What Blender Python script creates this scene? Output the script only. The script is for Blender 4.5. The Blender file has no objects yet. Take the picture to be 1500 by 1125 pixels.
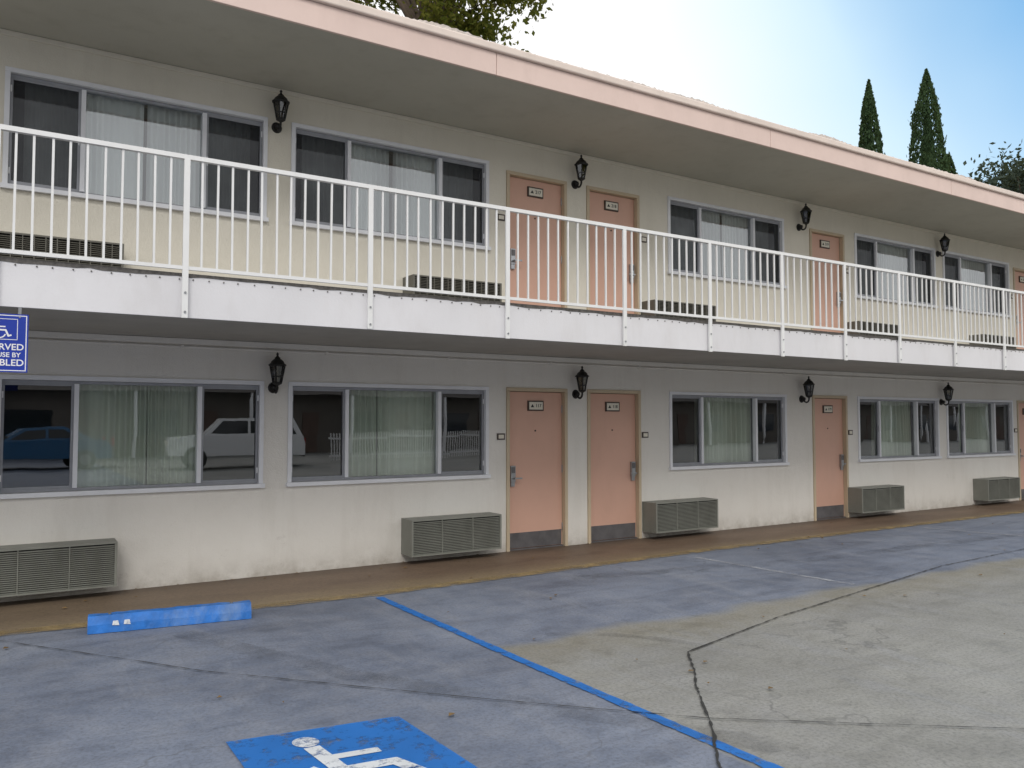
import bpy, math, random
from mathutils import Vector, Matrix
random.seed(7)
S=bpy.context.scene
COL=S.collection
S.view_settings.view_transform='Standard'; S.view_settings.look='None'; S.view_settings.exposure=0

# ---------------------------------------------------------------- materials
def newmat(name):
    m=bpy.data.materials.new(name); m.use_nodes=True
    return m,m.node_tree,m.node_tree.nodes['Principled BSDF']
def nd(nt,t,**k):
    n=nt.nodes.new(t)
    for a,b in k.items(): setattr(n,a,b)
    return n
def coords(nt,scale=None):
    tc=nd(nt,'ShaderNodeTexCoord')
    if scale is None: return tc.outputs['Object']
    mp=nd(nt,'ShaderNodeMapping'); mp.inputs['Scale'].default_value=scale
    nt.links.new(tc.outputs['Object'],mp.inputs[0]); return mp.outputs[0]
def noise(nt,co,scale,detail=5,rough=.6,dist=0):
    n=nd(nt,'ShaderNodeTexNoise'); n.inputs['Scale'].default_value=scale
    n.inputs['Detail'].default_value=detail; n.inputs['Roughness'].default_value=rough
    n.inputs['Distortion'].default_value=dist
    nt.links.new(co,n.inputs['Vector']); return n.outputs['Fac']
def ramp(nt,fac,stops):
    r=nd(nt,'ShaderNodeValToRGB'); e=r.color_ramp.elements
    while len(e)<len(stops): e.new(.5)
    for i,(p,c) in enumerate(stops):
        e[i].position=p; e[i].color=(c,c,c,1) if isinstance(c,(int,float)) else (*c,1)
    nt.links.new(fac,r.inputs[0]); return r.outputs[0]
def mixc(nt,fac,a,b,mode='MIX'):
    m=nd(nt,'ShaderNodeMix',data_type='RGBA',blend_type=mode)
    for s,v in ((m.inputs[0],fac),(m.inputs[6],a),(m.inputs[7],b)):
        if isinstance(v,(int,float)): s.default_value=v
        elif isinstance(v,tuple): s.default_value=(*v,1)
        else: nt.links.new(v,s)
    return m.outputs[2]
def math_(nt,op,a,b=None,c=None):
    m=nd(nt,'ShaderNodeMath',operation=op)
    for i,v in enumerate((a,b,c)):
        if v is None: continue
        if isinstance(v,(int,float)): m.inputs[i].default_value=v
        else: nt.links.new(v,m.inputs[i])
    return m.outputs[0]
def mrange(nt,v,a,b,c=0,d=1,smooth=True):
    r=nd(nt,'ShaderNodeMapRange')
    if smooth: r.interpolation_type='SMOOTHSTEP'
    for i,q in zip((1,2,3,4),(a,b,c,d)): r.inputs[i].default_value=q
    nt.links.new(v,r.inputs[0]); return r.outputs[0]
def bump(nt,bs,h,strength,dist=.01):
    b=nd(nt,'ShaderNodeBump'); b.inputs['Strength'].default_value=strength; b.inputs['Distance'].default_value=dist
    nt.links.new(h,b.inputs['Height']); nt.links.new(b.outputs[0],bs.inputs['Normal'])
def paint(name,col,rough=.6,var=.1,scale=1.5,bscale=120,bstr=.15,metal=0,dirt=0,dirtcol=(.12,.10,.08)):
    m,nt,bs=newmat(name); co=coords(nt)
    f=noise(nt,co,scale,4)
    c=mixc(nt,ramp(nt,f,[(.3,0),(.7,1)]),tuple(x*(1-var) for x in col),tuple(min(1,x*(1+var)) for x in col))
    if dirt:
        d=noise(nt,coords(nt,(2,2,.8)),1.7,6,.7)
        c=mixc(nt,math_(nt,'MULTIPLY',ramp(nt,d,[(.5,0),(.8,1)]),dirt),c,dirtcol)
    nt.links.new(c,bs.inputs['Base Color'])
    bs.inputs['Roughness'].default_value=rough; bs.inputs['Metallic'].default_value=metal
    if bstr: bump(nt,bs,noise(nt,co,bscale,2),bstr,.004)
    return m

def stucco(name,lo,hi,base=True):
    m,nt,bs=newmat(name); co=coords(nt)
    sep=nd(nt,'ShaderNodeSeparateXYZ'); nt.links.new(co,sep.inputs[0])
    f=noise(nt,co,.7,5,.65)
    c=mixc(nt,ramp(nt,f,[(.3,0),(.72,1)]),lo,hi)
    st=noise(nt,coords(nt,(2.2,2.2,.35)),1.6,6,.7)
    c=mixc(nt,math_(nt,'MULTIPLY',ramp(nt,st,[(.50,0),(.8,1)]),.24),c,(.45,.41,.35))
    if base:
        d=mrange(nt,sep.outputs[2],0,.36,1,0,False)
        n2=noise(nt,co,5,6,.7)
        k=math_(nt,'MULTIPLY',math_(nt,'POWER',d,2.2),ramp(nt,n2,[(.3,.1),(.7,.8)]))
        c=mixc(nt,k,c,(.26,.22,.17))
        sc=noise(nt,coords(nt,(1,1,1.3)),3.3,6,.75)        # scuffs low on the wall
        k2=math_(nt,'MULTIPLY',ramp(nt,sc,[(.60,0),(.70,1)]),mrange(nt,sep.outputs[2],.2,1.0,.32,0))
        c=mixc(nt,k2,c,(.35,.31,.28))
    nt.links.new(c,bs.inputs['Base Color']); bs.inputs['Roughness'].default_value=.85
    h=math_(nt,'ADD',noise(nt,co,70,3,.7),math_(nt,'MULTIPLY',noise(nt,co,7,3),1.8))
    bump(nt,bs,h,.45,.010)
    return m

M={}
M['wall_lo']=stucco('stucco_cream',(.725,.695,.645),(.78,.755,.71))
M['wall_up']=stucco('stucco_cream_warm_bounce',(.70,.66,.565),(.76,.72,.63),False)  # same stucco, with warm bounce light put into the upper wall's colour
M['slab']=paint('white_painted_concrete',(.72,.71,.73),.6,.06,.7,50,.25,dirt=.22,dirtcol=(.45,.41,.38))
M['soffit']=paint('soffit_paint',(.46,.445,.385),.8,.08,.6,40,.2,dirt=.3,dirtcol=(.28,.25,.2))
M['soffit_lo']=paint('soffit_paint_shaded',(.40,.385,.35),.8,.1,.8,40,.3,dirt=.35,dirtcol=(.22,.2,.17))  # darker copy of the soffit paint; shade under the balcony put into the colour
M['fascia']=paint('fascia_pink',(.72,.56,.50),.55,.06,1.2,30,.15,dirt=.25,dirtcol=(.48,.35,.3))
M['fascia_lip']=paint('fascia_lip',(.74,.63,.56),.5,.06,3,30,.2,dirt=.25,dirtcol=(.45,.38,.33))
M['gravel']=paint('roof_gravel',(.48,.42,.38),.9,.3,25,60,.6)
M['white_metal']=paint('railing_white_paint',(.78,.78,.775),.4,.03,4,40,.08,dirt=.15,dirtcol=(.45,.38,.32))
M['alu']=paint('window_frame_white',(.76,.77,.81),.45,.05,3,80,.08,dirt=.2,dirtcol=(.45,.45,.45))
M['alu_dk']=paint('sash_aluminium',(.30,.31,.34),.4,.1,6,80,.08)
M['door']=paint('door_salmon',(.66,.40,.305),.5,.05,.9,90,.12,dirt=.18,dirtcol=(.42,.24,.18))
M['doorframe']=paint('door_frame_tan',(.54,.44,.31),.55,.06,2,90,.1)
M['kick']=paint('kickplate',(.14,.135,.14),.4,.25,5,60,.1,metal=.3)
M['steel']=paint('brushed_steel',(.40,.41,.43),.3,.1,8,200,.05,metal=.9)
M['black']=paint('lantern_black_iron',(.012,.0115,.011),.5,.3,20,90,.3)
M['dark']=paint('dark_void',(.012,.012,.012),.9,.2,5,20,0)
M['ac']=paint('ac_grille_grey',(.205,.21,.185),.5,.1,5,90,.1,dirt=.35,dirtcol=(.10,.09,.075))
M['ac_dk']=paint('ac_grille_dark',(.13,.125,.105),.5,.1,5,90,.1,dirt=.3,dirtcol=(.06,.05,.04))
M['room']=paint('room_dark',(.035,.034,.032),.9,.3,.8,20,0)
M['plaque_fr']=paint('plaque_brown',(.06,.04,.03),.5,.2,10,60,.1)
M['plaque']=paint('plaque_ivory',(.72,.68,.58),.5,.04,10,60,0)
M['ink']=paint('ink_black',(.03,.03,.03),.6,.1,10,60,0)
M['signblue']=paint('sign_blue',(.012,.04,.34),.35,.08,3,60,.03)
M['signwhite']=paint('sign_white',(.8,.8,.82),.4,.03,3,60,0)
M['edge']=paint('deck_edge_membrane',(.13,.12,.11),.8,.4,30,80,.5)
M['stopblue']=paint('wheelstop_blue',(.012,.14,.48),.6,.25,9,80,.5,dirt=.65,dirtcol=(.22,.30,.40))

def glassmat(name,refl,tint):
    m=bpy.data.materials.new(name); m.use_nodes=True; nt=m.node_tree; nt.nodes.clear()
    out=nd(nt,'ShaderNodeOutputMaterial'); mix=nd(nt,'ShaderNodeMixShader')
    tr=nd(nt,'ShaderNodeBsdfTransparent'); tr.inputs[0].default_value=(*tint,1)
    gl=nd(nt,'ShaderNodeBsdfGlossy'); gl.inputs['Roughness'].default_value=.0; gl.inputs[0].default_value=(.95,.97,1,1)
    co=coords(nt); b=nd(nt,'ShaderNodeBump'); b.inputs['Strength'].default_value=.06; b.inputs['Distance'].default_value=.02
    nt.links.new(noise(nt,co,1.2,1),b.inputs['Height']); nt.links.new(b.outputs[0],gl.inputs['Normal'])
    fr=nd(nt,'ShaderNodeFresnel'); fr.inputs[0].default_value=1.5
    f=math_(nt,'MULTIPLY_ADD',fr.outputs[0],1.1,refl)
    nt.links.new(f,mix.inputs[0]); nt.links.new(tr.outputs[0],mix.inputs[1]); nt.links.new(gl.outputs[0],mix.inputs[2])
    nt.links.new(mix.outputs[0],out.inputs[0]); return m
M['glass']=glassmat('window_glass',.13,(.90,.94,.92))
M['lampglass']=glassmat('lantern_glass',.04,(.35,.33,.28))
def screenmat():
    m=bpy.data.materials.new('insect_screen'); m.use_nodes=True; nt=m.node_tree; nt.nodes.clear()
    out=nd(nt,'ShaderNodeOutputMaterial'); mix=nd(nt,'ShaderNodeMixShader')
    tr=nd(nt,'ShaderNodeBsdfTransparent'); di=nd(nt,'ShaderNodeBsdfDiffuse')
    f=noise(nt,coords(nt),1.5,3)
    nt.links.new(mixc(nt,f,(.03,.033,.038),(.06,.062,.068)),di.inputs[0])
    nt.links.new(ramp(nt,f,[(.3,.55),(.7,.68)]),mix.inputs[0])
    nt.links.new(tr.outputs[0],mix.inputs[1]); nt.links.new(di.outputs[0],mix.inputs[2]); nt.links.new(mix.outputs[0],out.inputs[0]); return m
M['screen']=screenmat()
def curtainmat(name,a,b_):
    m,nt,bs=newmat(name)
    f=noise(nt,coords(nt,(14,1,.4)),1.3,3)
    nt.links.new(mixc(nt,f,a,b_),bs.inputs['Base Color']); bs.inputs['Roughness'].default_value=.9
    return m
M['curtain']=curtainmat('curtain_sheer',(.62,.67,.58),(.80,.82,.75))
M['curtain_up']=curtainmat('curtain_sheer_upper',(.66,.68,.70),(.80,.81,.82))

# ---------------------------------------------------------------- mesh builder
class MB:
    def __init__(s): s.v=[]; s.f=[]; s.mi=[]; s.m=[]; s.sm=[]
    def mat(s,m):
        if m not in s.m: s.m.append(m)
        return s.m.index(m)
    def face(s,pts,m,smooth=False):
        n=len(s.v); s.v+= [tuple(p) for p in pts]; s.f.append(tuple(range(n,n+len(pts)))); s.mi.append(s.mat(m)); s.sm.append(smooth)
    def box(s,x0,x1,y0,y1,z0,z1,m):
        n=len(s.v); k=s.mat(m)
        s.v+=[(x0,y0,z0),(x1,y0,z0),(x1,y1,z0),(x0,y1,z0),(x0,y0,z1),(x1,y0,z1),(x1,y1,z1),(x0,y1,z1)]
        for q in ((0,3,2,1),(4,5,6,7),(0,1,5,4),(1,2,6,5),(2,3,7,6),(3,0,4,7)):
            s.f.append(tuple(n+i for i in q)); s.mi.append(k); s.sm.append(False)
    def tube(s,p0,p1,r0,r1,m,seg=10,cap=True,smooth=True,rot=0):
        p0=Vector(p0); p1=Vector(p1); d=(p1-p0).normalized()
        a=d.orthogonal().normalized() if abs(d.z)<.999 else Vector((1,0,0)); b=d.cross(a)
        n=len(s.v); k=s.mat(m)
        for p,r in ((p0,r0),(p1,r1)):
            for i in range(seg):
                t=2*math.pi*i/seg+rot; s.v.append(tuple(p+a*math.cos(t)*r+b*math.sin(t)*r))
        for i in range(seg):
            j=(i+1)%seg; s.f.append((n+i,n+j,n+seg+j,n+seg+i)); s.mi.append(k); s.sm.append(smooth)
        if cap:
            s.f.append(tuple(n+i for i in reversed(range(seg)))); s.mi.append(k); s.sm.append(False)
            s.f.append(tuple(n+seg+i for i in range(seg))); s.mi.append(k); s.sm.append(False)
    def path(s,pts,r,m,seg=8):
        for i in range(len(pts)-1):
            ra=r[i] if isinstance(r,list) else r; rb=r[i+1] if isinstance(r,list) else r
            s.tube(pts[i],pts[i+1],ra,rb,m,seg)
    def lathe(s,c,prof,m,seg=12,smooth=True):
        c=Vector(c); n=len(s.v); k=s.mat(m)
        for r,z in prof:
            for i in range(seg):
                t=2*math.pi*i/seg; s.v.append((c.x+r*math.cos(t),c.y+r*math.sin(t),c.z+z))
        for q in range(len(prof)-1):
            for i in range(seg):
                j=(i+1)%seg; s.f.append((n+q*seg+i,n+q*seg+j,n+(q+1)*seg+j,n+(q+1)*seg+i)); s.mi.append(k); s.sm.append(smooth)
    def obj(s,name,parent=None,bevel=0,loc=None):
        me=bpy.data.meshes.new(name); me.from_pydata(s.v,[],s.f)
        for m in s.m: me.materials.append(M[m] if isinstance(m,str) else m)
        me.polygons.foreach_set('material_index',s.mi); me.polygons.foreach_set('use_smooth',s.sm); me.update()
        o=bpy.data.objects.new(name,me); COL.objects.link(o)
        if parent: o.parent=parent
        if loc: o.location=loc
        if bevel:
            b=o.modifiers.new('bevel','BEVEL'); b.width=bevel; b.segments=2; b.limit_method='ANGLE'
        return o
def empty(name,loc=(0,0,0)):
    o=bpy.data.objects.new(name,None); COL.objects.link(o); o.location=loc; o.empty_display_size=.2; return o
def text(body,size,mat,loc,rot=(math.pi/2,0,0),parent=None,name='lettering',align='CENTER'):
    cu=bpy.data.curves.new(name,'FONT'); cu.body=body; cu.size=size; cu.extrude=.0008; cu.align_x=align; cu.align_y='CENTER'; cu.offset=size*.015
    cu.materials.append(M[mat]); o=bpy.data.objects.new(name,cu); COL.objects.link(o); o.location=loc; o.rotation_euler=rot
    if parent: o.parent=parent
    return o

# ---------------------------------------------------------------- motel
X0,X1=-9.5,34.0
FL=2.76; RS=5.22
motel=empty('motel_building')
wins=[(-.03,2.28),(2.62,5.03),(8.11,10.53),(12.44,14.79),(15.13,17.45),(20.55,22.95),(24.9,27.2),(27.6,29.9),(-6.9,-4.55),(-4.2,-1.85)]
doors=[(5.38,6.22,-1),(6.65,7.48,1),(11.26,12.06,1),(17.72,18.52,-1),(18.95,19.75,1),(23.75,24.55,1),(-7.95,-7.15,1)]
WZ=((.97,2.01),(3.79,4.84)); DH=2.0
def wall_open(mb,x0,x1,z0,z1,ops,m,dep=.14):
    xs=sorted({x0,x1,*[a for o in ops for a in o[:2]]}); zs=sorted({z0,z1,*[a for o in ops for a in o[2:4]]})
    for i in range(len(xs)-1):
        for j in range(len(zs)-1):
            cx=(xs[i]+xs[i+1])/2; cz=(zs[j]+zs[j+1])/2
            if any(o[0]<cx<o[1] and o[2]<cz<o[3] for o in ops): continue
            mb.face([(xs[i],0,zs[j]),(xs[i+1],0,zs[j]),(xs[i+1],0,zs[j+1]),(xs[i],0,zs[j+1])],m)
    for a,b,c,d in ops:
        mb.face([(a,0,c),(a,0,d),(a,dep,d),(a,dep,c)],m); mb.face([(b,0,c),(b,dep,c),(b,dep,d),(b,0,d)],m)
        mb.face([(a,0,d),(b,0,d),(b,dep,d),(a,dep,d)],m); mb.face([(a,0,c),(a,dep,c),(b,dep,c),(b,0,c)],m)
mb=MB()
for fl,(z0,z1,m) in enumerate(((0,2.455,'wall_lo'),(2.745,RS,'wall_up'))):
    base=0 if fl==0 else FL
    ops=[(a,b,*WZ[fl]) for a,b in wins]+[(a-.05,b+.05,base,base+DH+.05) for a,b,_ in doors]
    wall_open(mb,X0,X1,z0,z1,ops,m)
mb.obj('front_wall',motel)
mb=MB()
mb.box(X0,X0+.02,.002,8,0,RS,'wall_lo'); mb.box(X1-.02,X1,.002,8,0,RS,'wall_lo'); mb.box(X0,X1,7.0,7.1,0,RS,'wall_lo')
mb.obj('end_and_rear_walls',motel)
mb=MB()
mb.box(X0+.03,X1-.03,1.3,1.35,.0,RS-.01,'room'); mb.box(X0+.03,X1-.03,.15,1.29,.012,.02,'room')
mb.obj('room_interior',motel)
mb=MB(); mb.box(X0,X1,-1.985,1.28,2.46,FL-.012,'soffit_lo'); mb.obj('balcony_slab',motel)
mb=MB(); mb.box(X0,X1,-2.0,-1.987,2.43,FL,'slab'); mb.obj('balcony_edge_beam',motel,.003)
mb=MB()
N=500; prev=None
for i in range(N+1):
    x=X0+(X1-X0)*i/N; zb=FL-.006-random.uniform(0,.014)
    cur=[(x,-2.004,zb),(x,-2.010,FL+.016),(x,-1.0,FL+.012)]
    if prev:
        for k in range(2): mb.face([prev[k],cur[k],cur[k+1],prev[k+1]],'edge')
    prev=cur
x=X0+.05
while x<X1:
    mb.tube((x,-2.0,FL-.03),(x,-2.008,FL-.03),.006,.006,'edge',6); x+=.12+random.uniform(-.025,.025)
mb.obj('deck_edge_flashing',motel)
mb=MB(); mb.box(X0,X1,-.045,-.002,2.40,2.458,'wall_lo'); mb.box(X0,X1,-.03,-.002,5.17,5.218,'wall_up'); mb.obj('wall_head_moulding',motel,.006)
mb=MB()
mb.tube((X0,-.022,2.375),(X1,-.022,2.375),.012,.012,'wall_lo',8)
x=X0+.5
while x<X1: mb.box(x-.012,x+.012,-.038,-.001,2.358,2.392,'wall_lo'); x+=1.5
mb.obj('wall_conduit',motel)
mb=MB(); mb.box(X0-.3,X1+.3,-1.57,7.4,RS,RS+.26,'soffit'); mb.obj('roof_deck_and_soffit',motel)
mb=MB()
seams=[X0-.3,-4.3,.0,4.23,8.4,12.6,16.9,21,25.2,29.5,X1+.3]
for a,b in zip(seams,seams[1:]): mb.box(a+.003,b-.003,-1.602,-1.572,RS-.02,RS+.215,'fascia')
mb.obj('roof_fascia',motel,.004)
mb=MB(); mb.box(X0-.32,X1+.32,-1.64,-1.53,RS+.218,RS+.30,'fascia_lip'); mb.obj('roof_edge_lip',motel,.014)
mb=MB(); n=1400; prev=None
def hgt(x): return .012+.024*max(0,math.sin(x*2.1)+math.sin(x*5.3+1)*.6)+random.uniform(0,.022)
for i in range(n+1):
    x=X0-.3+(X1-X0+.6)*i/n; h=hgt(x); z=RS+.301
    cur=[(x,-1.615+random.uniform(-.01,.01),z),(x,-1.58,z+h),(x,-1.50,z+h*1.1),(x,-1.3,z+.015)]
    if prev:
        for k in range(3): mb.face([prev[k],cur[k],cur[k+1],prev[k+1]],'gravel')
    prev=cur
mb.face([(X0-.3,-1.3,RS+.31),(X1+.3,-1.3,RS+.31),(X1+.3,7.4,RS+.31),(X0-.3,7.4,RS+.31)],'gravel')
mb.obj('roof_gravel_edge',motel)

def window(x0,x1,z0,z1,fl,seed):
    rnd=random.Random(seed); mb=MB(); w=x1-x0; t=.04
    mb.box(x0-t,x1+t,-.022,.03,z1-.002,z1+t,'alu'); mb.box(x0-t-.015,x1+t+.015,-.045,.03,z0-t,z0+.002,'alu')
    mb.box(x0-t,x0+.003,-.02,.03,z0+.003,z1-.003,'alu'); mb.box(x1-.003,x1+t,-.02,.03,z0+.003,z1-.003,'alu')
    mb.box(x0+.004,x1-.004,.032,.10,z0+.004,z0+.03,'alu_dk'); mb.box(x0+.004,x1-.004,.032,.10,z1-.03,z1-.004,'alu_dk')
    a=x0+w*.262; b=x0+w*.742
    for q in (a,b): mb.box(q-.02,q+.02,.012,.085,z0+.031,z1-.031,'alu')
    for p,q in ((x0+.005,a-.021),(b+.021,x1-.005)):
        y0,y1=.035,.055
        mb.box(p,p+.022,y0,y1,z0+.031,z1-.031,'alu_dk'); mb.box(q-.022,q,y0,y1,z0+.031,z1-.031,'alu_dk')
        mb.box(p+.023,q-.023,y0,y1,z0+.031,z0+.052,'alu_dk'); mb.box(p+.023,q-.023,y0,y1,z1-.052,z1-.031,'alu_dk')
        mb.box(q-.018 if p<x0+.1 else p+.004,q-.006 if p<x0+.1 else p+.016,y0-.012,y0-.001,(z0+z1)/2-.05,(z0+z1)/2+.05,'steel')
    for zz in (z0+.14,z1-.14):
        mb.box(x0+.006,x0+.018,.018,.034,zz-.03,zz+.03,'signwhite'); mb.box(x1-.018,x1-.006,.018,.034,zz-.03,zz+.03,'signwhite')
    mb.obj('window_frame',motel)
    g=MB()
    for p,q,yy in ((x0+.02,a-.02,.062),(a+.018,b-.018,.07),(b+.02,x1-.02,.0625)):
        g.face([(p,yy,z0+.03),(q,yy+rnd.uniform(-.002,.002),z0+.03),(q,yy+rnd.uniform(-.002,.002),z1-.03),(p,yy,z1-.03)],'glass')
    g.obj('window_glass',motel)
    if fl==1:
        sc=MB()
        for p,q in ((x0+.025,a-.04),(b+.04,x1-.025)):
            sc.face([(p,.045,z0+.05),(q,.045,z0+.05),(q,.045,z1-.05),(p,.045,z1-.05)],'screen')
        sc.obj('window_screen',motel)
    c=MB()
    if fl==1: spans=[(x0+.12,x0+w*rnd.uniform(.48,.51)),(x0+w*.515,x1-.1)]
    else:
        mid=rnd.uniform(a+.4,b-.4); spans=[(a-.03+rnd.uniform(0,.05),mid),(mid+rnd.uniform(-.02,.012),b+.03)]
    for si,(p,q) in enumerate(spans):
        n=int((q-p)/.006); ph=rnd.uniform(0,6); prev=None; yb=.15+.02*si
        for i in range(n+1):
            xx=p+(q-p)*i/n; ph+=.006*2*math.pi/(.075+.03*math.sin(xx*3+seed)+rnd.uniform(0,.03))
            amp=.024+.014*math.sin(xx*7+seed)
            yt=yb+amp*.6*math.sin(ph); yl=yb+amp*1.4*math.sin(ph+.3)+.006*math.sin(xx*23)
            cur=(xx,yt,z1+.05),(xx+.006*math.sin(xx*11),yl,z0-.1)
            if prev: c.face([prev[1],cur[1],cur[0],prev[0]],'curtain' if fl==0 else 'curtain_up',True)
            prev=cur
    c.obj('window_curtain',motel)
k=0
for fl in (0,1):
    for a,b in wins: window(a,b,*WZ[fl],fl,k*1.7); k+=1

def door(x0,x1,fl,lock,num):
    base=(0.004 if fl==0 else FL+.003); z1=base+DH; mb=MB(); t=.05
    mb.box(x0-t+.002,x0-.004,-.02,.10,base,z1,'doorframe'); mb.box(x1+.004,x1+t-.002,-.02,.10,base,z1,'doorframe')
    mb.box(x0-t+.002,x1+t-.002,-.02,.10,z1+.001,z1+.046,'doorframe')
    mb.box(x0-t,x1+t,.02,.12,base-.002,base+.014,'kick')
    mb.obj('door_frame',motel,.003)
    mb=MB(); mb.box(x0,x1,.05,.09,base+.018,z1-.004,'door'); mb.obj('door_leaf',motel,.003)
    mb=MB(); mb.box(x0+.012,x1-.012,.046,.0495,base+.022,base+.215,'kick')
    cx=(x0+x1)/2
    mb.tube((cx,.049,base+1.5),(cx,.041,base+1.5),.012,.012,'plaque_fr',10)
    lx=x0+.065 if lock<0 else x1-.065
    mb.box(lx-.035,lx+.035,.012,.049,base+.86,base+1.06,'steel'); mb.box(lx-.024,lx+.024,.004,.0119,base+.97,base+1.045,'kick')
    mb.tube((lx,.012,base+.905),(lx,-.035,base+.905),.012,.012,'steel'); mb.box(lx-.01 if lock<0 else lx-.1,lx+.1 if lock<0 else lx+.01,-.045,-.03,base+.895,base+.915,'steel')
    mb.box(lx-.028,lx+.028,.02,.049,base+.80,base+.859,'steel')
    hx=x1-.002 if lock<0 else x0+.002
    for hz in (.25,1.0,1.78): mb.tube((hx,.043,base+hz-.05),(hx,.043,base+hz+.05),.007,.007,'steel',8)
    mb.obj('door_hardware',motel,.002)
    mb=MB(); pz=base+1.84-(.02 if fl==0 else 0)
    mb.box(cx-.12,cx+.12,.030,.0495,pz-.065,pz+.065,'plaque_fr'); mb.box(cx-.103,cx+.103,.025,.0295,pz-.048,pz+.048,'plaque')
    mb.face([(cx-.085,.0242,pz-.02),(cx-.03,.0242,pz-.02),(cx-.045,.0242,pz+.002),(cx-.057,.0242,pz+.022),(cx-.07,.0242,pz+.002)],'ink')
    sx=x0-.13 if lock<0 else x1+.13; sz=base+1.43
    mb.box(sx-.055,sx+.055,-.014,-.001,sz-.04,sz+.04,'plaque_fr'); mb.box(sx-.038,sx+.038,-.018,-.0145,sz-.024,sz+.024,'plaque')
    mb.obj('door_number_plaque',motel)
    text(num,.06,'ink',(cx+.035,.0238,pz),parent=motel,name='door_number')
nums=['117','118','119','120','121','122','116']
for fl in (0,1):
    for (a,b,l),nn in zip(doors,nums): door(a,b,fl,l,(nn if fl==0 else '2'+nn[1:]))

# ---------------------------------------------------------------- AC units
def ac_mesh(am):
    mb=MB(); w,h,d=1.18,.41,.29
    mb.box(-w/2,w/2,-d+.03,-.002,0,h,am)
    e=.016
    mb.box(-w/2,w/2,-d,-d+.029,h-e,h,am); mb.box(-w/2,w/2,-d,-d+.029,0,e,am)
    mb.box(-w/2,-w/2+.022,-d,-d+.029,e+.001,h-e-.001,am); mb.box(w/2-.022,w/2,-d,-d+.029,e+.001,h-e-.001,am)
    mb.box(-w/2+.023,w/2-.023,-d+.022,-d+.0295,e+.001,h-e-.001,'dark')
    n=20
    for i in range(n):
        z=e+.006+(h-2*e-.010)*i/n
        p=[(-w/2+.023,-d+.002,z),(w/2-.023,-d+.002,z),(w/2-.023,-d+.018,z+.008),(-w/2+.023,-d+.018,z+.008)]
        q=[(a,b+.002,c-.004) for a,b,c in p]
        mb.face(p,am); mb.face(list(reversed(q)),am); mb.face([q[0],q[1],p[1],p[0]],am)
    for xx in ((-.2,.2) if am=='ac' else [-.5+.09*i for i in range(12)]): mb.box(xx-.004,xx+.004,-d+.0025,-d+.02,e,h-e,am)
    return mb
acx=[.33,4.50,8.14,12.66,16.54,22.0,26.0,-3.2]
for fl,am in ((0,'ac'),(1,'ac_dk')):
    acm=None
    for x in acx:
        loc=(x,0,.10 if fl==0 else FL+.13)
        if acm is None: o=ac_mesh(am).obj('wall_air_conditioner',loc=loc); acm=o.data
        else:
            o=bpy.data.objects.new('wall_air_conditioner',acm); COL.objects.link(o); o.location=loc

# ---------------------------------------------------------------- lanterns
def lantern():
    mb=MB(); c=(0,-.14,0)
    mb.tube((0,-.001,-.12),(0,-.018,-.12),.055,.048,'black',16); mb.tube((0,-.018,-.12),(0,-.045,-.12),.035,.02,'black',12)
    mb.lathe((0,-.045,-.12),[(0,-.03),(.022,-.022),(.03,0),(.022,.022),(0,.03)],'black')
    pts=[(0,-.092+.048*math.cos(i/10*math.pi),-.12-.05*math.sin(i/10*math.pi)) for i in range(11)]
    mb.path([(0,-.03,-.11)]+pts+[(0,-.14,-.085)],.012,'black',8)
    mb.lathe(c,[(.0,-.125),(.012,-.12),(.010,-.108),(.032,-.095),(.048,-.085),(.048,-.075),(.0,-.074)],'black')
    r0,r1,z0,z1=.042,.074,-.074,.085
    for i in range(6):
        t=i*math.pi/3; u=(i+1)*math.pi/3
        a0=Vector((r0*math.cos(t),-.14+r0*math.sin(t),z0)); a1=Vector((r1*math.cos(t),-.14+r1*math.sin(t),z1))
        b0=Vector((r0*math.cos(u),-.14+r0*math.sin(u),z0)); b1=Vector((r1*math.cos(u),-.14+r1*math.sin(u),z1))
        mb.tube(a0,a1,.008,.008,'black',6); mb.tube(a1,b1,.009,.009,'black',6); mb.tube(a0.lerp(a1,.35),b0.lerp(b1,.35),.006,.006,'black',5)
        mb.face([a0*1,b0*1,b1*1,a1*1],'lampglass')
    mb.tube((0,-.14,-.07),(0,-.14,.02),.014,.014,'plaque',8)
    mb.lathe(c,[(.0,.084),(.088,.085),(.09,.093),(.07,.108),(.06,.128),(.036,.148),(.028,.15),(.03,.16),(.014,.172),(.009,.186),(.015,.196),(.009,.206),(0,.216)],'black')
    return mb
lm=None
for z in (2.115,4.925):
    for x in (2.42,6.41,10.95,14.93,20.1,27.4,-4.37):
        if lm is None: o=lantern().obj('wall_lantern',loc=(x,0,z)); lm=o.data
        else:
            o=bpy.data.objects.new('wall_lantern',lm); COL.objects.link(o); o.location=(x,0,z)
        o.scale=(1.05,1.05,1.1)

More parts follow.
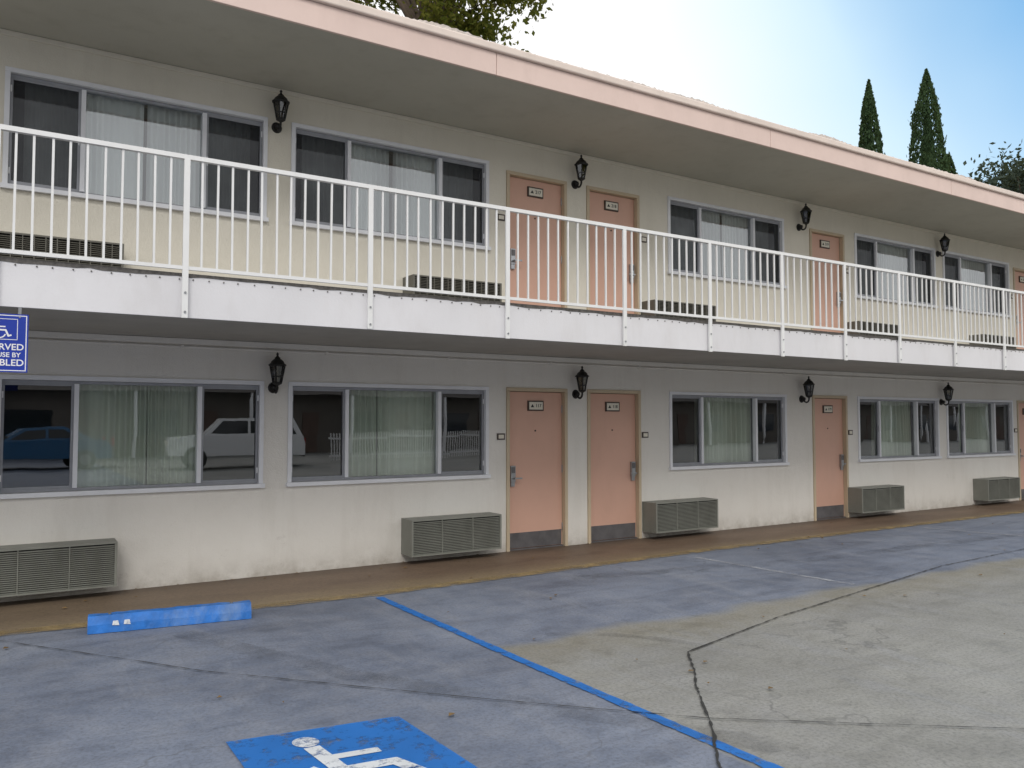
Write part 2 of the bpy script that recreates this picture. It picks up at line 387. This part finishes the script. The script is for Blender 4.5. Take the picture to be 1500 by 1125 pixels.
# ---------------------------------------------------------------- railing
mb=MB(); YR=-2.032
posts=[-7.6,-6.1,-4.6,-3.1,-1.6,-.09,1.16,2.68,4.09,5.55,6.81,8.04,9.26,10.45,11.82,13.19]
while posts[-1]<X1-1.4: posts.append(posts[-1]+1.36)
posts=[X0+.3]+posts
mb.box(X0,X1,YR-.02,YR+.02,3.665,3.70,'white_metal'); mb.box(X0,X1,YR-.012,YR+.012,2.80,2.828,'white_metal')
for i,p in enumerate(posts):
    mb.box(p-.022,p+.022,YR-.022,YR-.001,2.42+random.uniform(-.012,.012),3.664,'white_metal')
    for z in (2.47,2.62): mb.tube((p,YR-.022,z),(p,YR-.031,z),.009,.009,'steel',6)
    if i+1<len(posts):
        q=posts[i+1]; n=round((q-p)/.118)
        for k in range(1,n):
            xx=p+(q-p)*k/n+random.uniform(-.004,.004); tl=random.uniform(-.004,.004)
            v=[(xx-.008,YR-.008,2.829),(xx+.008,YR-.008,2.829),(xx+.008,YR+.008,2.829),(xx-.008,YR+.008,2.829)]
            u=[(a+tl,b,3.664) for a,b,c in v]
            for j in range(4): mb.face([v[j],v[(j+1)%4],u[(j+1)%4],u[j]],'white_metal')
mb.obj('balcony_railing')

# ---------------------------------------------------------------- wheelchair symbol
def thick(pts,w):
    out=[]
    for a,b in zip(pts,pts[1:]):
        a=Vector(a);b=Vector(b);d=(b-a).normalized();n=Vector((-d.y,d.x))*w/2; e=d*w*.3
        out.append([a-n-e,b-n+e,b+n+e,a+n-e])
    return out
def isa():
    P=[]
    P.append([Vector((.36+.075*math.cos(t*math.pi/12),.90+.075*math.sin(t*math.pi/12))) for t in range(24)])
    P+=thick([(.37,.79),(.41,.45)],.095); P+=thick([(.43,.64),(.67,.64)],.065); P+=thick([(.42,.46),(.70,.46),(.82,.15),(.93,.19)],.085)
    for i in range(30):
        t0=math.radians(118+i*7.6); t1=math.radians(118+(i+1)*7.6); c=Vector((.43,.30))
        P.append([c+Vector((math.cos(t0),math.sin(t0)))*.235,c+Vector((math.cos(t0),math.sin(t0)))*.295,c+Vector((math.cos(t1),math.sin(t1)))*.295,c+Vector((math.cos(t1),math.sin(t1)))*.235][::-1])
    return P
sg=empty('disabled_parking_sign',(-.035,-2.0,2.175))
mb=MB(); mb.box(-.165,.165,-.004,.0,-.205,.205,'signblue')
mb.box(-.155,.155,-.0052,-.0042,.190,.196,'signwhite'); mb.box(-.155,.155,-.0052,-.0042,-.196,-.190,'signwhite')
mb.box(-.155,-.149,-.0052,-.0042,-.189,.189,'signwhite'); mb.box(.149,.155,-.0052,-.0042,-.189,.189,'signwhite')
for a,b,c,d in ((-.10,.10,.166,.170),(-.10,.10,.022,.026),(-.10,-.096,.027,.165),(.096,.10,.027,.165)): mb.box(a,b,-.0052,-.0042,c,d,'signwhite')
for i,p in enumerate(isa()):
    mb.face([(-.07+v.x*.14,-.0050-.00004*i,.03+v.y*.13) for v in p],'signwhite')
mb.obj('sign_panel',sg)
mb=MB(); mb.box(-.12,-.10,.001,.004,.10,.31,'steel'); mb.box(.10,.12,.001,.004,.10,.31,'steel')
for xx in (-.11,.11): mb.tube((xx,-.004,.183),(xx,-.008,.183),.006,.006,'steel',8)
mb.obj('sign_hanger',sg)
for s_,z,sz in (('RESERVED',-.03,.062),('FOR USE BY',-.085,.046),('DISABLED',-.14,.064)): text(s_,sz,'signwhite',(0,-.0055,z),parent=sg)

# ---------------------------------------------------------------- ground
def groundmat():
    m,nt,bs=newmat('parking_lot_concrete'); co=coords(nt); sep=nd(nt,'ShaderNodeSeparateXYZ')
    wob=nd(nt,'ShaderNodeTexNoise'); wob.inputs['Scale'].default_value=1.1; wob.inputs['Detail'].default_value=4; nt.links.new(co,wob.inputs['Vector'])
    nt.links.new(co,sep.inputs[0]); X=sep.outputs[0]; Y=sep.outputs[1]
    w=math_(nt,'MULTIPLY',math_(nt,'SUBTRACT',wob.outputs['Fac'],.5),.5)
    left=mrange(nt,math_(nt,'ADD',X,math_(nt,'MULTIPLY',w,.15)),3.08,3.02)
    near=mrange(nt,math_(nt,'ADD',Y,w),-3.75,-3.5)
    coat=math_(nt,'MAXIMUM',left,near)
    n1=noise(nt,co,.45,6,.65,.6); n2=noise(nt,co,3.2,7,.75); n3=noise(nt,co,45,4,.7); n4=noise(nt,coords(nt,(.5,2.2,1)),.9,6,.7,1.2)
    n5=noise(nt,coords(nt,(1.6,.35,1)),1.3,6,.7,.8)
    blue=mixc(nt,ramp(nt,n1,[(.32,0),(.66,1)]),(.108,.130,.185),(.205,.235,.305))
    blue=mixc(nt,math_(nt,'MULTIPLY',ramp(nt,n4,[(.46,0),(.70,1)]),.65),blue,(.078,.090,.125))
    conc=mixc(nt,ramp(nt,n1,[(.3,0),(.7,1)]),(.20,.197,.178),(.315,.31,.285))
    conc=mixc(nt,math_(nt,'MULTIPLY',ramp(nt,n4,[(.46,0),(.75,1)]),.55),conc,(.135,.13,.12))
    c=mixc(nt,coat,conc,blue)
    band=math_(nt,'MULTIPLY',mrange(nt,math_(nt,'ADD',Y,w),-4.4,-3.8),math_(nt,'SUBTRACT',1,coat))
    c=mixc(nt,math_(nt,'MULTIPLY',band,.45),c,(.20,.175,.115))
    c=mixc(nt,math_(nt,'MULTIPLY',ramp(nt,n5,[(.52,0),(.72,1)]),.35),c,(.30,.31,.34))   # pale scuffs along the traffic direction
    c=mixc(nt,math_(nt,'MULTIPLY',ramp(nt,n2,[(.42,0),(.75,1)]),.35),c,(.33,.33,.35))
    c=mixc(nt,math_(nt,'MULTIPLY',ramp(nt,n2,[(.28,1),(.45,0)]),.35),c,(.08,.08,.09))
    c=mixc(nt,math_(nt,'MULTIPLY',ramp(nt,n3,[(.35,1),(.55,0)]),.35),c,(.05,.05,.05))
    v=nd(nt,'ShaderNodeTexVoronoi'); v.inputs['Scale'].default_value=2.3; v.inputs['Randomness'].default_value=1; nt.links.new(co,v.inputs['Vector'])
    k=math_(nt,'ADD',v.outputs['Distance'],math_(nt,'MULTIPLY',n2,.3))
    c=mixc(nt,math_(nt,'MULTIPLY',ramp(nt,k,[(.15,1),(.2,0)]),math_(nt,'MULTIPLY',ramp(nt,n1,[(.45,0),(.6,1)]),.5)),c,(.06,.055,.05))
    v2=nd(nt,'ShaderNodeTexVoronoi',feature='DISTANCE_TO_EDGE'); v2.inputs['Scale'].default_value=.33
    vm=nd(nt,'ShaderNodeVectorMath',operation='ADD'); nt.links.new(co,vm.inputs[0])
    vs=nd(nt,'ShaderNodeVectorMath',operation='SCALE'); nt.links.new(wob.outputs['Color'],vs.inputs[0]); vs.inputs['Scale'].default_value=1.3; nt.links.new(vs.outputs[0],vm.inputs[1]); nt.links.new(vm.outputs[0],v2.inputs['Vector'])
    cr=math_(nt,'MULTIPLY',ramp(nt,v2.outputs['Distance'],[(.0008,1),(.0022,0)]),ramp(nt,n1,[(.45,0),(.6,.45)]))
    c=mixc(nt,cr,c,(.07,.07,.07))
    nt.links.new(c,bs.inputs['Base Color'])
    nt.links.new(ramp(nt,n2,[(.3,.5),(.7,.8)]),bs.inputs['Roughness'])
    bump(nt,bs,math_(nt,'ADD',n3,math_(nt,'MULTIPLY',n2,1.5)),.35,.007)
    return m
M['ground']=groundmat()
mb=MB(); mb.face([(-400,-400,0),(400,-400,0),(400,400,0),(-400,400,0)],'ground'); mb.obj('parking_lot_ground')
def walkmat():
    m,nt,bs=newmat('walkway_stained_concrete'); co=coords(nt)
    n1=noise(nt,coords(nt,(.5,1.6,1)),1.2,6,.7,.5); n2=noise(nt,co,30,4,.7); n3=noise(nt,co,3,6,.7)
    sep=nd(nt,'ShaderNodeSeparateXYZ'); nt.links.new(co,sep.inputs[0])
    c=mixc(nt,ramp(nt,n1,[(.3,0),(.7,1)]),(.105,.066,.044),(.19,.13,.088))
    yy=math_(nt,'ADD',sep.outputs[1],math_(nt,'MULTIPLY',math_(nt,'SUBTRACT',n3,.5),.7))
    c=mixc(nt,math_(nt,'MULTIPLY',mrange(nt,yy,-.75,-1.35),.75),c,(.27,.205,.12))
    xx=math_(nt,'ADD',sep.outputs[0],math_(nt,'MULTIPLY',n3,2))
    c=mixc(nt,math_(nt,'MULTIPLY',mrange(nt,xx,4.5,.5),.45),c,(.24,.195,.13))
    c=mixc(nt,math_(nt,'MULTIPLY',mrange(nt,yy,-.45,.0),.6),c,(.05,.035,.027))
    c=mixc(nt,math_(nt,'MULTIPLY',ramp(nt,n3,[(.4,0),(.7,1)]),.35),c,(.24,.18,.125))
    c=mixc(nt,math_(nt,'MULTIPLY',ramp(nt,n2,[(.3,1),(.55,0)]),.4),c,(.05,.035,.025))
    nt.links.new(c,bs.inputs['Base Color']); bs.inputs['Roughness'].default_value=.6; bump(nt,bs,n2,.3,.005); return m
M['walk']=walkmat()
def worn(name,col,lo=.35,hi=.5,amount=1,scale=9,rough=.6):
    m=bpy.data.materials.new(name); m.use_nodes=True; nt=m.node_tree; bs=nt.nodes['Principled BSDF']; out=nt.nodes['Material Output']
    co=coords(nt); n=noise(nt,co,scale,6,.75); n2=noise(nt,co,2,3)
    nt.links.new(mixc(nt,n2,tuple(x*.75 for x in col),tuple(min(1,x*1.2) for x in col)),bs.inputs['Base Color']); bs.inputs['Roughness'].default_value=rough
    tr=nd(nt,'ShaderNodeBsdfTransparent'); mx=nd(nt,'ShaderNodeMixShader')
    nt.links.new(math_(nt,'MULTIPLY',ramp(nt,n,[(lo,0),(hi,1)]),amount),mx.inputs[0])
    nt.links.new(tr.outputs[0],mx.inputs[1]); nt.links.new(bs.outputs[0],mx.inputs[2]); nt.links.new(mx.outputs[0],out.inputs[0]); return m
M['p_blue']=worn('worn_blue_paint',(.012,.145,.48),.32,.48,.95)
M['p_white']=worn('worn_white_paint',(.66,.68,.70),.36,.50,.95)
M['p_faint']=worn('faded_white_paint',(.55,.56,.58),.4,.62,.6)
M['p_ochre']=worn('worn_ochre_edge',(.34,.25,.12),.30,.62,.85,4)
M['crack']=worn('joint_dark',(.025,.024,.022),.2,.42,.95,14)
M['tyre']=worn('tyre_stain',(.05,.05,.052),.40,.8,.35,3)
def ribbon(name,pts,w,mat,z=.004,jit=0,step=.06,wj=0):
    mb=MB(); P=[]
    for a,b in zip(pts,pts[1:]):
        a=Vector(a);b=Vector(b); n=max(1,int((b-a).length/step))
        for i in range(n): P.append(a.lerp(b,i/n))
    P.append(Vector(pts[-1])); L=[];j=0
    for i,p in enumerate(P):
        d=(P[min(i+1,len(P)-1)]-P[max(i-1,0)]).normalized(); n=Vector((-d.y,d.x)); j=j*.8+random.uniform(-jit,jit); ww=w/2+random.uniform(-wj,wj)
        L.append((p+n*(j+ww),p+n*(j-ww)))
    for a,b in zip(L,L[1:]): mb.face([(a[1].x,a[1].y,z),(b[1].x,b[1].y,z),(b[0].x,b[0].y,z),(a[0].x,a[0].y,z)],mat)
    return mb.obj(name)
edge=[(X0,-1.3),(-3,-1.28),(0,-1.27),(1.5,-1.38),(3,-1.45),(5,-1.36),(7.2,-1.24),(10.5,-1.18),(16,-1.13),(X1,-1.13)]
mb=MB()
for a,b in zip(edge,edge[1:]):
    mb.face([(a[0],a[1],.004),(b[0],b[1],.004),(b[0],.13,.004),(a[0],.13,.004)],'walk')
mb.obj('walkway')
ribbon('walkway_edge_line',edge,.17,'p_ochre',.008,.0,.1,.012)
ribbon('parking_stripe_blue',[(2.97,-1.6),(3.02,-4.0),(3.1,-6.1),(3.13,-7.2)],.078,'p_blue',.006,.0006,.05,.004)
ribbon('parking_stripe_white',[(7.03,-1.56),(7.2,-3.56)],.065,'p_faint',.006,0,.05,.003)
ribbon('parking_stripe_white',[(11.9,-1.4),(12.4,-3.3)],.07,'p_faint',.006,0,.05,.003)
ribbon('parking_stripe_white',[(16.6,-1.4),(17.0,-3.4)],.07,'p_faint',.006,0,.05,.003)
ribbon('pavement_joint',[(13.5,-3.25),(11,-3.31),(8.94,-3.44),(5.48,-4.07),(4.11,-4.42)],.012,'crack',.0105,.002,.04,.004)
ribbon('pavement_joint',[(4.11,-4.42),(3.85,-4.75),(3.62,-5.0),(3.3,-5.42),(2.89,-5.89),(2.2,-6.8)],.013,'crack',.0112,.004,.03,.005)
ribbon('pavement_joint',[(.01,-1.51),(1.14,-3.08),(2.39,-4.47),(3.3,-5.42),(4.6,-6.41),(6.5,-7.9)],.008,'crack',.0108,.002,.05,.003)
ribbon('pavement_joint',[(9.5,-5.2),(14,-4.6),(20,-4.3)],.01,'crack',.0105,.002,.05,.003)
arc=[(3.2+1.2*math.cos(t),-4.9+1.45*math.sin(t)) for t in [math.radians(a) for a in range(20,80,6)]]
ribbon('tyre_mark',arc,.10,'tyre',.0085,0,.05,.01)
ribbon('tyre_mark',[(1.2,-2.0),(1.9,-3.6),(3.4,-6)],.2,'tyre',.0085,0,.05,.02)
ribbon('tyre_mark',[(5,-1.8),(6.5,-2.1),(8,-2.4),(13,-2.6)],.22,'tyre',.0085,0,.05,.02)
# painted wheelchair square
mb=MB(); sq=[(.99,-4.35),(1.88,-4.48),(1.93,-5.42),(1.0,-5.38)]
mb.face([(x,y,.006) for x,y in reversed(sq)],'p_blue')
for i,p in enumerate(isa()): mb.face([(1.02+v.x*.86,-5.36+v.y*.92-.12*v.x,.0095+.00003*i) for v in p],'p_white')
mb.obj('painted_wheelchair_symbol')
# wheel stop
mb=MB(); L_=1.2; prof=[(-.085,0),(.085,0),(.075,.06),(.045,.125),(-.045,.125),(-.075,.06)]
n=24
rings=[[(-L_/2+L_*i/n,y+random.uniform(-.004,.004),max(0,z+random.uniform(-.004,.004)) if z else 0) for y,z in prof] for i in range(n+1)]
for a,b in zip(rings,rings[1:]):
    for k in range(6): mb.face([a[k],a[(k+1)%6],b[(k+1)%6],b[k]][::-1],'stopblue')
mb.face(rings[0],'stopblue'); mb.face(rings[-1][::-1],'stopblue')
for q in (-.43,-.35): mb.face([(q,-.0845,.055),(q+.05,-.0845,.05),(q+.04,-.073,.085),(q+.005,-.073,.085)],'p_white')
for xx in (-.45,.45): mb.tube((xx,0,.12),(xx,0,.131),.014,.014,'kick',8)
o=mb.obj('wheel_stop',loc=(1.18,-1.64,.004),bevel=.004); o.rotation_euler[2]=math.radians(-7)
# dry leaves blown against the wall and stop
M['dryleaf']=paint('dry_leaf',(.16,.10,.04),.8,.4,9,30,0)
mb=MB(); rl=random.Random(5)
for i in range(150):
    if rl.random()<.6: x,y=rl.uniform(-6,22),-abs(rl.gauss(0,.16))-.02
    else: x,y=rl.uniform(-3,14),rl.uniform(-5.5,-.3)
    s=rl.uniform(.008,.02); a=rl.uniform(0,6.28); z=.014
    mb.face([(x+s*1.5*math.cos(a),y+s*1.5*math.sin(a),z),(x-s*math.sin(a),y+s*math.cos(a),z+rl.uniform(.002,.012)),(x-s*1.5*math.cos(a),y-s*1.5*math.sin(a),z),(x+s*math.sin(a),y-s*math.cos(a),z+rl.uniform(.0,.008))],'dryleaf')
mb.obj('fallen_leaves')

# ---------------------------------------------------------------- foliage
def leafmat(name,lo,hi,trans=.35):
    m=bpy.data.materials.new(name); m.use_nodes=True; nt=m.node_tree; nt.nodes.clear()
    out=nd(nt,'ShaderNodeOutputMaterial'); mx=nd(nt,'ShaderNodeMixShader'); di=nd(nt,'ShaderNodeBsdfDiffuse'); tl=nd(nt,'ShaderNodeBsdfTranslucent')
    co=coords(nt); f=noise(nt,co,1.6,4,.7); g=noise(nt,co,13,1)
    c=mixc(nt,ramp(nt,math_(nt,'MULTIPLY_ADD',g,.5,math_(nt,'MULTIPLY',f,.5)),[(.38,0),(.62,1)]),lo,hi)
    nt.links.new(c,di.inputs[0]); nt.links.new(mixc(nt,.5,c,(.22,.24,.03)),tl.inputs[0]); mx.inputs[0].default_value=trans
    nt.links.new(di.outputs[0],mx.inputs[1]); nt.links.new(tl.outputs[0],mx.inputs[2]); nt.links.new(mx.outputs[0],out.inputs[0]); return m
M['cyp']=leafmat('cypress_foliage',(.020,.038,.020),(.07,.115,.055),.2)
M['leaf']=leafmat('broadleaf_foliage',(.028,.050,.012),(.15,.14,.03),.4)
M['leafgrey']=leafmat('grey_green_foliage',(.03,.042,.034),(.075,.095,.075),.15)
M['bark']=paint('bark',(.09,.065,.045),.9,.3,8,30,.8)
def leafquad(mb,p,size,up,mat,rnd,asp=.5):
    d=Vector((rnd.gauss(0,1),rnd.gauss(0,1),rnd.gauss(0,1)+up)).normalized(); s=d.orthogonal().normalized()
    s=(Matrix.Rotation(rnd.uniform(0,6.28),3,d)@s); L=size*rnd.uniform(.6,1.3)
    p=Vector(p); mb.face([p-d*L*.5,p+s*L*asp*.5,p+d*L*.5,p-s*L*asp*.5],mat)
def cypress(name,x,y,h,r,seed,side=None):
    rnd=random.Random(seed); t=empty(name,(x,y,0)); mb=MB(); mb.tube((0,0,0),(0,0,h*.8),.16,.03,'bark',8); mb.obj('trunk',t)
    mb=MB(); lump=[(rnd.uniform(0,6.28),rnd.uniform(.1,.95),rnd.uniform(.1,.28)) for _ in range(40)]
    def rad(a,z):
        b=r*(min(1,z*6))**.6*(1-z**3.2)**.8
        b*=1+.08*math.sin(3*a+9*z)+.06*math.sin(5*a-23*z)
        for la,lz,lr in lump:
            da=math.atan2(math.sin(a-la),math.cos(a-la)); dd=(da/.5)**2+((z-lz)/.035)**2
            if dd<4: b*=1+lr*math.exp(-dd)
        return b
    for i in range(14000):
        z=.35+.65*rnd.random(); a=rnd.uniform(0,6.283); rr=rad(a,z)*(1-abs(rnd.gauss(0,.14)))*(1+ (rnd.random()<.05)*.18)
        leafquad(mb,(rr*math.cos(a),rr*math.sin(a),.3+z*(h-.3)),.15,2.4,'cyp',rnd,.4)
    for i in range(2500):
        z=.35*rnd.random(); a=rnd.uniform(0,6.283); rr=rad(a,z)*(1-abs(rnd.gauss(0,.13)))
        leafquad(mb,(rr*math.cos(a),rr*math.sin(a),.3+z*(h-.3)),.3,2.2,'cyp',rnd,.4)
    mb.tube((0,0,.3),(0,0,h*.5),r*.7,r*.72,'cyp',12); mb.tube((0,0,h*.5),(0,0,h*.93),r*.72,.03,'cyp',12)
    if side:
        sx,sr,s0,s1=side
        for i in range(4000):
            z=rnd.random(); a=rnd.uniform(0,6.283); rr=sr*(1-z**3)**.7*(1-abs(rnd.gauss(0,.15)))*(1+.2*math.sin(a*3+z*9))
            leafquad(mb,(sx+rr*math.cos(a),rr*math.sin(a),s0+z*(s1-s0)),.19,1.6,'cyp',rnd,.4)
        mb.tube((sx,0,s0-2),(sx,0,s1-.4),sr*.6,.05,'cyp',10)
    mb.obj('foliage',t); return t
cypress('cypress_tree',26.6,9.2,14.1,.68,3)
cypress('cypress_tree',28.95,8.4,14.75,.92,5,side=(1.35,.5,7,11.75))
def broad(name,x,y,h,cr,ch,seed,nl=9000,trunk=.25,leaf=.16,clusters=60,mat='leaf',sp=.5):
    rnd=random.Random(seed); t=empty(name,(x,y,0)); mb=MB(); cz=h-ch/2
    base=Vector((0,0,0)); top=Vector((rnd.uniform(-.2,.2),rnd.uniform(-.2,.2),cz-ch*.35)); mb.tube(base,top,trunk,trunk*.6,'bark',10)
    cl=[]
    for i in range(clusters):
        while True:
            p=Vector((rnd.uniform(-1,1),rnd.uniform(-1,1),rnd.uniform(-1,1)))
            if .3<p.length<1: break
        q=Vector((p.x*cr,p.y*cr,cz+p.z*ch/2)); cl.append((q,rnd.uniform(.16,.34)*cr*.8))
        if i%2==0:
            mid=top.lerp(q,.5)+Vector((rnd.uniform(-.3,.3),rnd.uniform(-.3,.3),-.1)); mb.path([top,mid,q],[trunk*.4,trunk*.2,.015],'bark',6)
    mb.obj('trunk_and_limbs',t); mb=MB()
    for i in range(nl):
        q,s=rnd.choice(cl); g=Vector((rnd.gauss(0,sp),rnd.gauss(0,sp),rnd.gauss(0,sp*.84)))*s
        leafquad(mb,q+g,leaf,-.3,mat,rnd,.5)
    mb.obj('foliage',t)
broad('broadleaf_tree',9.4,10.5,16.4,2.75,5.8,11,18000,.28,.18,80)
broad('broadleaf_tree',48.6,13.5,16.9,3.7,8,23,17000,.4,.32,130,'leafgrey',.75)

# ---------------------------------------------------------------- opposite side of the lot (seen reflected in the glass)
M['carwhite']=paint('car_paint_white',(.80,.81,.82),.2,.02,1,10,0)
M['carblue']=paint('car_paint_blue',(.03,.12,.25),.2,.05,1,10,0)
M['tyrerub']=paint('tyre_rubber',(.02,.02,.02),.8,.2,8,50,.2)
M['carglass']=paint('car_glass_dark',(.02,.025,.03),.05,.1,1,10,0)
M['redlamp']=paint('tail_lamp_red',(.4,.01,.01),.2,.1,1,10,0)
def vehicle(name,x,y,paintm,suv=True,rot=0):
    v=empty(name,(x,y,0)); v.rotation_euler[2]=rot; mb=MB(); W=.9
    if suv: body=[(-2.25,.45),(-2.3,.75),(-2.22,1.0),(-1.1,1.12),(2.2,1.12),(2.28,.8),(2.25,.42)]; cab=[(-1.15,1.12),(-.55,1.72),(1.85,1.76),(2.18,1.12)]
    else: body=[(-2.2,.35),(-2.25,.62),(-2.1,.8),(-1.0,.93),(2.0,.95),(2.2,.75),(2.2,.35)]; cab=[(-1.0,.93),(-.3,1.38),(.9,1.4),(1.7,.95)]
    def prism(poly,w0,w1,m):
        zs=[p[1] for p in poly]; z0=min(zs); z1=max(zs)
        f=lambda z:w0+(w1-w0)*(z-z0)/(z1-z0)
        A=[(px,-f(pz),pz) for px,pz in poly]; B=[(px,f(pz),pz) for px,pz in poly]
        mb.face(A[::-1],m); mb.face(B,m)
        for i in range(len(poly)):
            j=(i+1)%len(poly); mb.face([A[i],A[j],B[j],B[i]],m)
        return f
    prism(body,W,W-.03,paintm); f=prism(cab,W-.05,W-.2,paintm)
    z0=cab[0][1]+.06; z1=cab[1][1]-.08
    for s in (-1,1):
        fw=lambda z:s*(f(z)+.006)
        if suv: ws=[(-.92,-.5,.28,.28),(.36,.36,1.05,1.05),(1.14,1.14,1.95,1.72)]
        else: ws=[(-.75,-.25,.3,.3),(.38,.38,1.35,.85)]
        for a,b,c,d in ws: mb.face([(a,fw(z0),z0),(c,fw(z0),z0),(d,fw(z1),z1),(b,fw(z1),z1)],'carglass')
        mb.box(-2.31,-2.2,s*.72-.14,s*.72+.14,.72,.88,'plaque'); mb.box(2.2,2.3,s*.75-.1,s*.75+.1,.75,1.02,'redlamp')
        for wx in (-1.4,1.4):
            r=.36 if suv else .32
            mb.tube((wx,s*.72,r),(wx,s*.915,r),r,r,'tyrerub',24); mb.tube((wx,s*.916,r),(wx,s*.93,r),r*.6,r*.5,'steel',16)
    zf=f(z0)-.05
    mb.face([(cab[0][0]+.06,-zf,z0),(cab[0][0]+.06,zf,z0),(cab[1][0]-.07,zf-.1,z1),(cab[1][0]-.07,-zf+.1,z1)],'carglass')
    mb.box(-2.33,-2.24,-.8,.8,.36,.5,'kick'); mb.box(2.22,2.33,-.8,.8,.36,.5,'kick')
    mb.obj('body',v,.02)
vehicle('parked_suv',6.9,-20.5,'carwhite',True,.12)
vehicle('parked_car',.9,-23.5,'carblue',False,-.1)
M['farwall']=paint('opposite_wall_brown',(.13,.115,.10),.8,.2,.5,20,.3)
M['farroof']=paint('opposite_roof_brown',(.07,.06,.055),.8,.2,3,20,.3)
M['fardoor']=paint('opposite_door_brown',(.10,.06,.045),.6,.2,3,20,.1)
ob=empty('opposite_building'); mb=MB()
mb.box(-40,110,-38,-31,0,3.0,'farwall'); mb.obj('walls',ob); mb=MB()  # out of view; made long and dark to darken the window reflections
mb.face([(-41,-30.2,2.9),(111,-30.2,2.9),(111,-34.5,4.4),(-41,-34.5,4.4)],'farroof'); mb.face([(-41,-38.8,2.9),(-41,-34.5,4.4),(111,-34.5,4.4),(111,-38.8,2.9)],'farroof')
mb.obj('roof',ob); mb=MB()
for i in range(25):
    x=-20+i*5; mb.box(x,x+1.8,-30.99,-30.95,.9,2.1,'carglass'); mb.box(x+2.6,x+3.5,-30.99,-30.95,.02,2.1,'fardoor')
    mb.box(x-.2,x-.06,-30.4,-30.26,0,2.9,'signwhite')
mb.obj('windows_and_doors',ob)
mb=MB()
for i in range(100):
    x=11+i*.11; mb.box(x-.02,x+.02,-22.02,-22,.05,1.15,'white_metal')
mb.box(10.9,22,-21.995,-21.96,.9,.97,'white_metal'); mb.box(10.9,22,-21.995,-21.96,.2,.27,'white_metal'); mb.obj('picket_fence')
for i,(x,y,h) in enumerate([(-12,-42,11),(-3,-44,9),(5,-41,12),(14,-43,10),(23,-42,12.5),(33,-44,10),(45,-40,12),(56,-42,11),(68,-41,12.5),(80,-43,11),(95,-42,12)]):  # out of view; row extended rightward to darken the far panes' reflections
    broad('street_tree',x,y,h,4.6,7.5,40+i,1500,.3,.75,40)

# ---------------------------------------------------------------- world and sun
az=math.radians(206); el=math.radians(42)
w=bpy.data.worlds.new('World'); S.world=w; w.use_nodes=True; nt=w.node_tree; nt.nodes.clear()
out=nd(nt,'ShaderNodeOutputWorld'); sky=nd(nt,'ShaderNodeTexSky'); sky.sky_type='NISHITA'; sky.sun_disc=False
sky.sun_elevation=el; sky.sun_rotation=az; sky.air_density=1.0; sky.dust_density=.6; sky.ozone_density=2.0
b1=nd(nt,'ShaderNodeBackground'); b1.inputs[1].default_value=.15; nt.links.new(sky.outputs[0],b1.inputs[0])
b2=nd(nt,'ShaderNodeBackground'); b2.inputs[1].default_value=1.08
tc=nd(nt,'ShaderNodeTexCoord'); dirv=tc.outputs['Generated']
def dot(v):
    d=nd(nt,'ShaderNodeVectorMath',operation='DOT_PRODUCT'); nt.links.new(dirv,d.inputs[0]); d.inputs[1].default_value=Vector(v).normalized(); return d.outputs['Value']
cn=noise(nt,dirv,2.2,3,.55,.4)
bd=(.93,.22,.55)   # direction of the clear patch of sky
dd=math_(nt,'ADD',dot(bd),math_(nt,'MULTIPLY',math_(nt,'SUBTRACT',cn,.5),.05))
nt.links.new(ramp(nt,dd,[(.845,(1,1,1)),(.93,(.66,.86,1.0)),(.985,(.24,.56,.93))]),b2.inputs[0])
mk=mrange(nt,dd,.90,.99,1,.70)
mx=nd(nt,'ShaderNodeMixShader'); nt.links.new(mk,mx.inputs[0]); nt.links.new(b1.outputs[0],mx.inputs[1]); nt.links.new(b2.outputs[0],mx.inputs[2]); nt.links.new(mx.outputs[0],out.inputs[0])
sl=bpy.data.lights.new('front_fill_sun','SUN'); sl.energy=1.5; sl.angle=math.radians(22); sl.color=(1,.965,.91)  # added frontal sun on the camera side to light the shaded facade
so=bpy.data.objects.new('front_fill_sun',sl); COL.objects.link(so)
sd=Vector((math.sin(az)*math.cos(el),math.cos(az)*math.cos(el),math.sin(el))); so.rotation_euler=sd.to_track_quat('Z','Y').to_euler()

# ---------------------------------------------------------------- camera
cam=bpy.data.cameras.new('camera'); co=bpy.data.objects.new('camera',cam); COL.objects.link(co); S.camera=co
cam.sensor_width=36; cam.lens=1189/1500*36; cam.clip_end=2000
co.location=(0,-8.67,1.63)
co.rotation_euler=(math.pi/2+math.atan(54/1189),0,-math.radians(32))
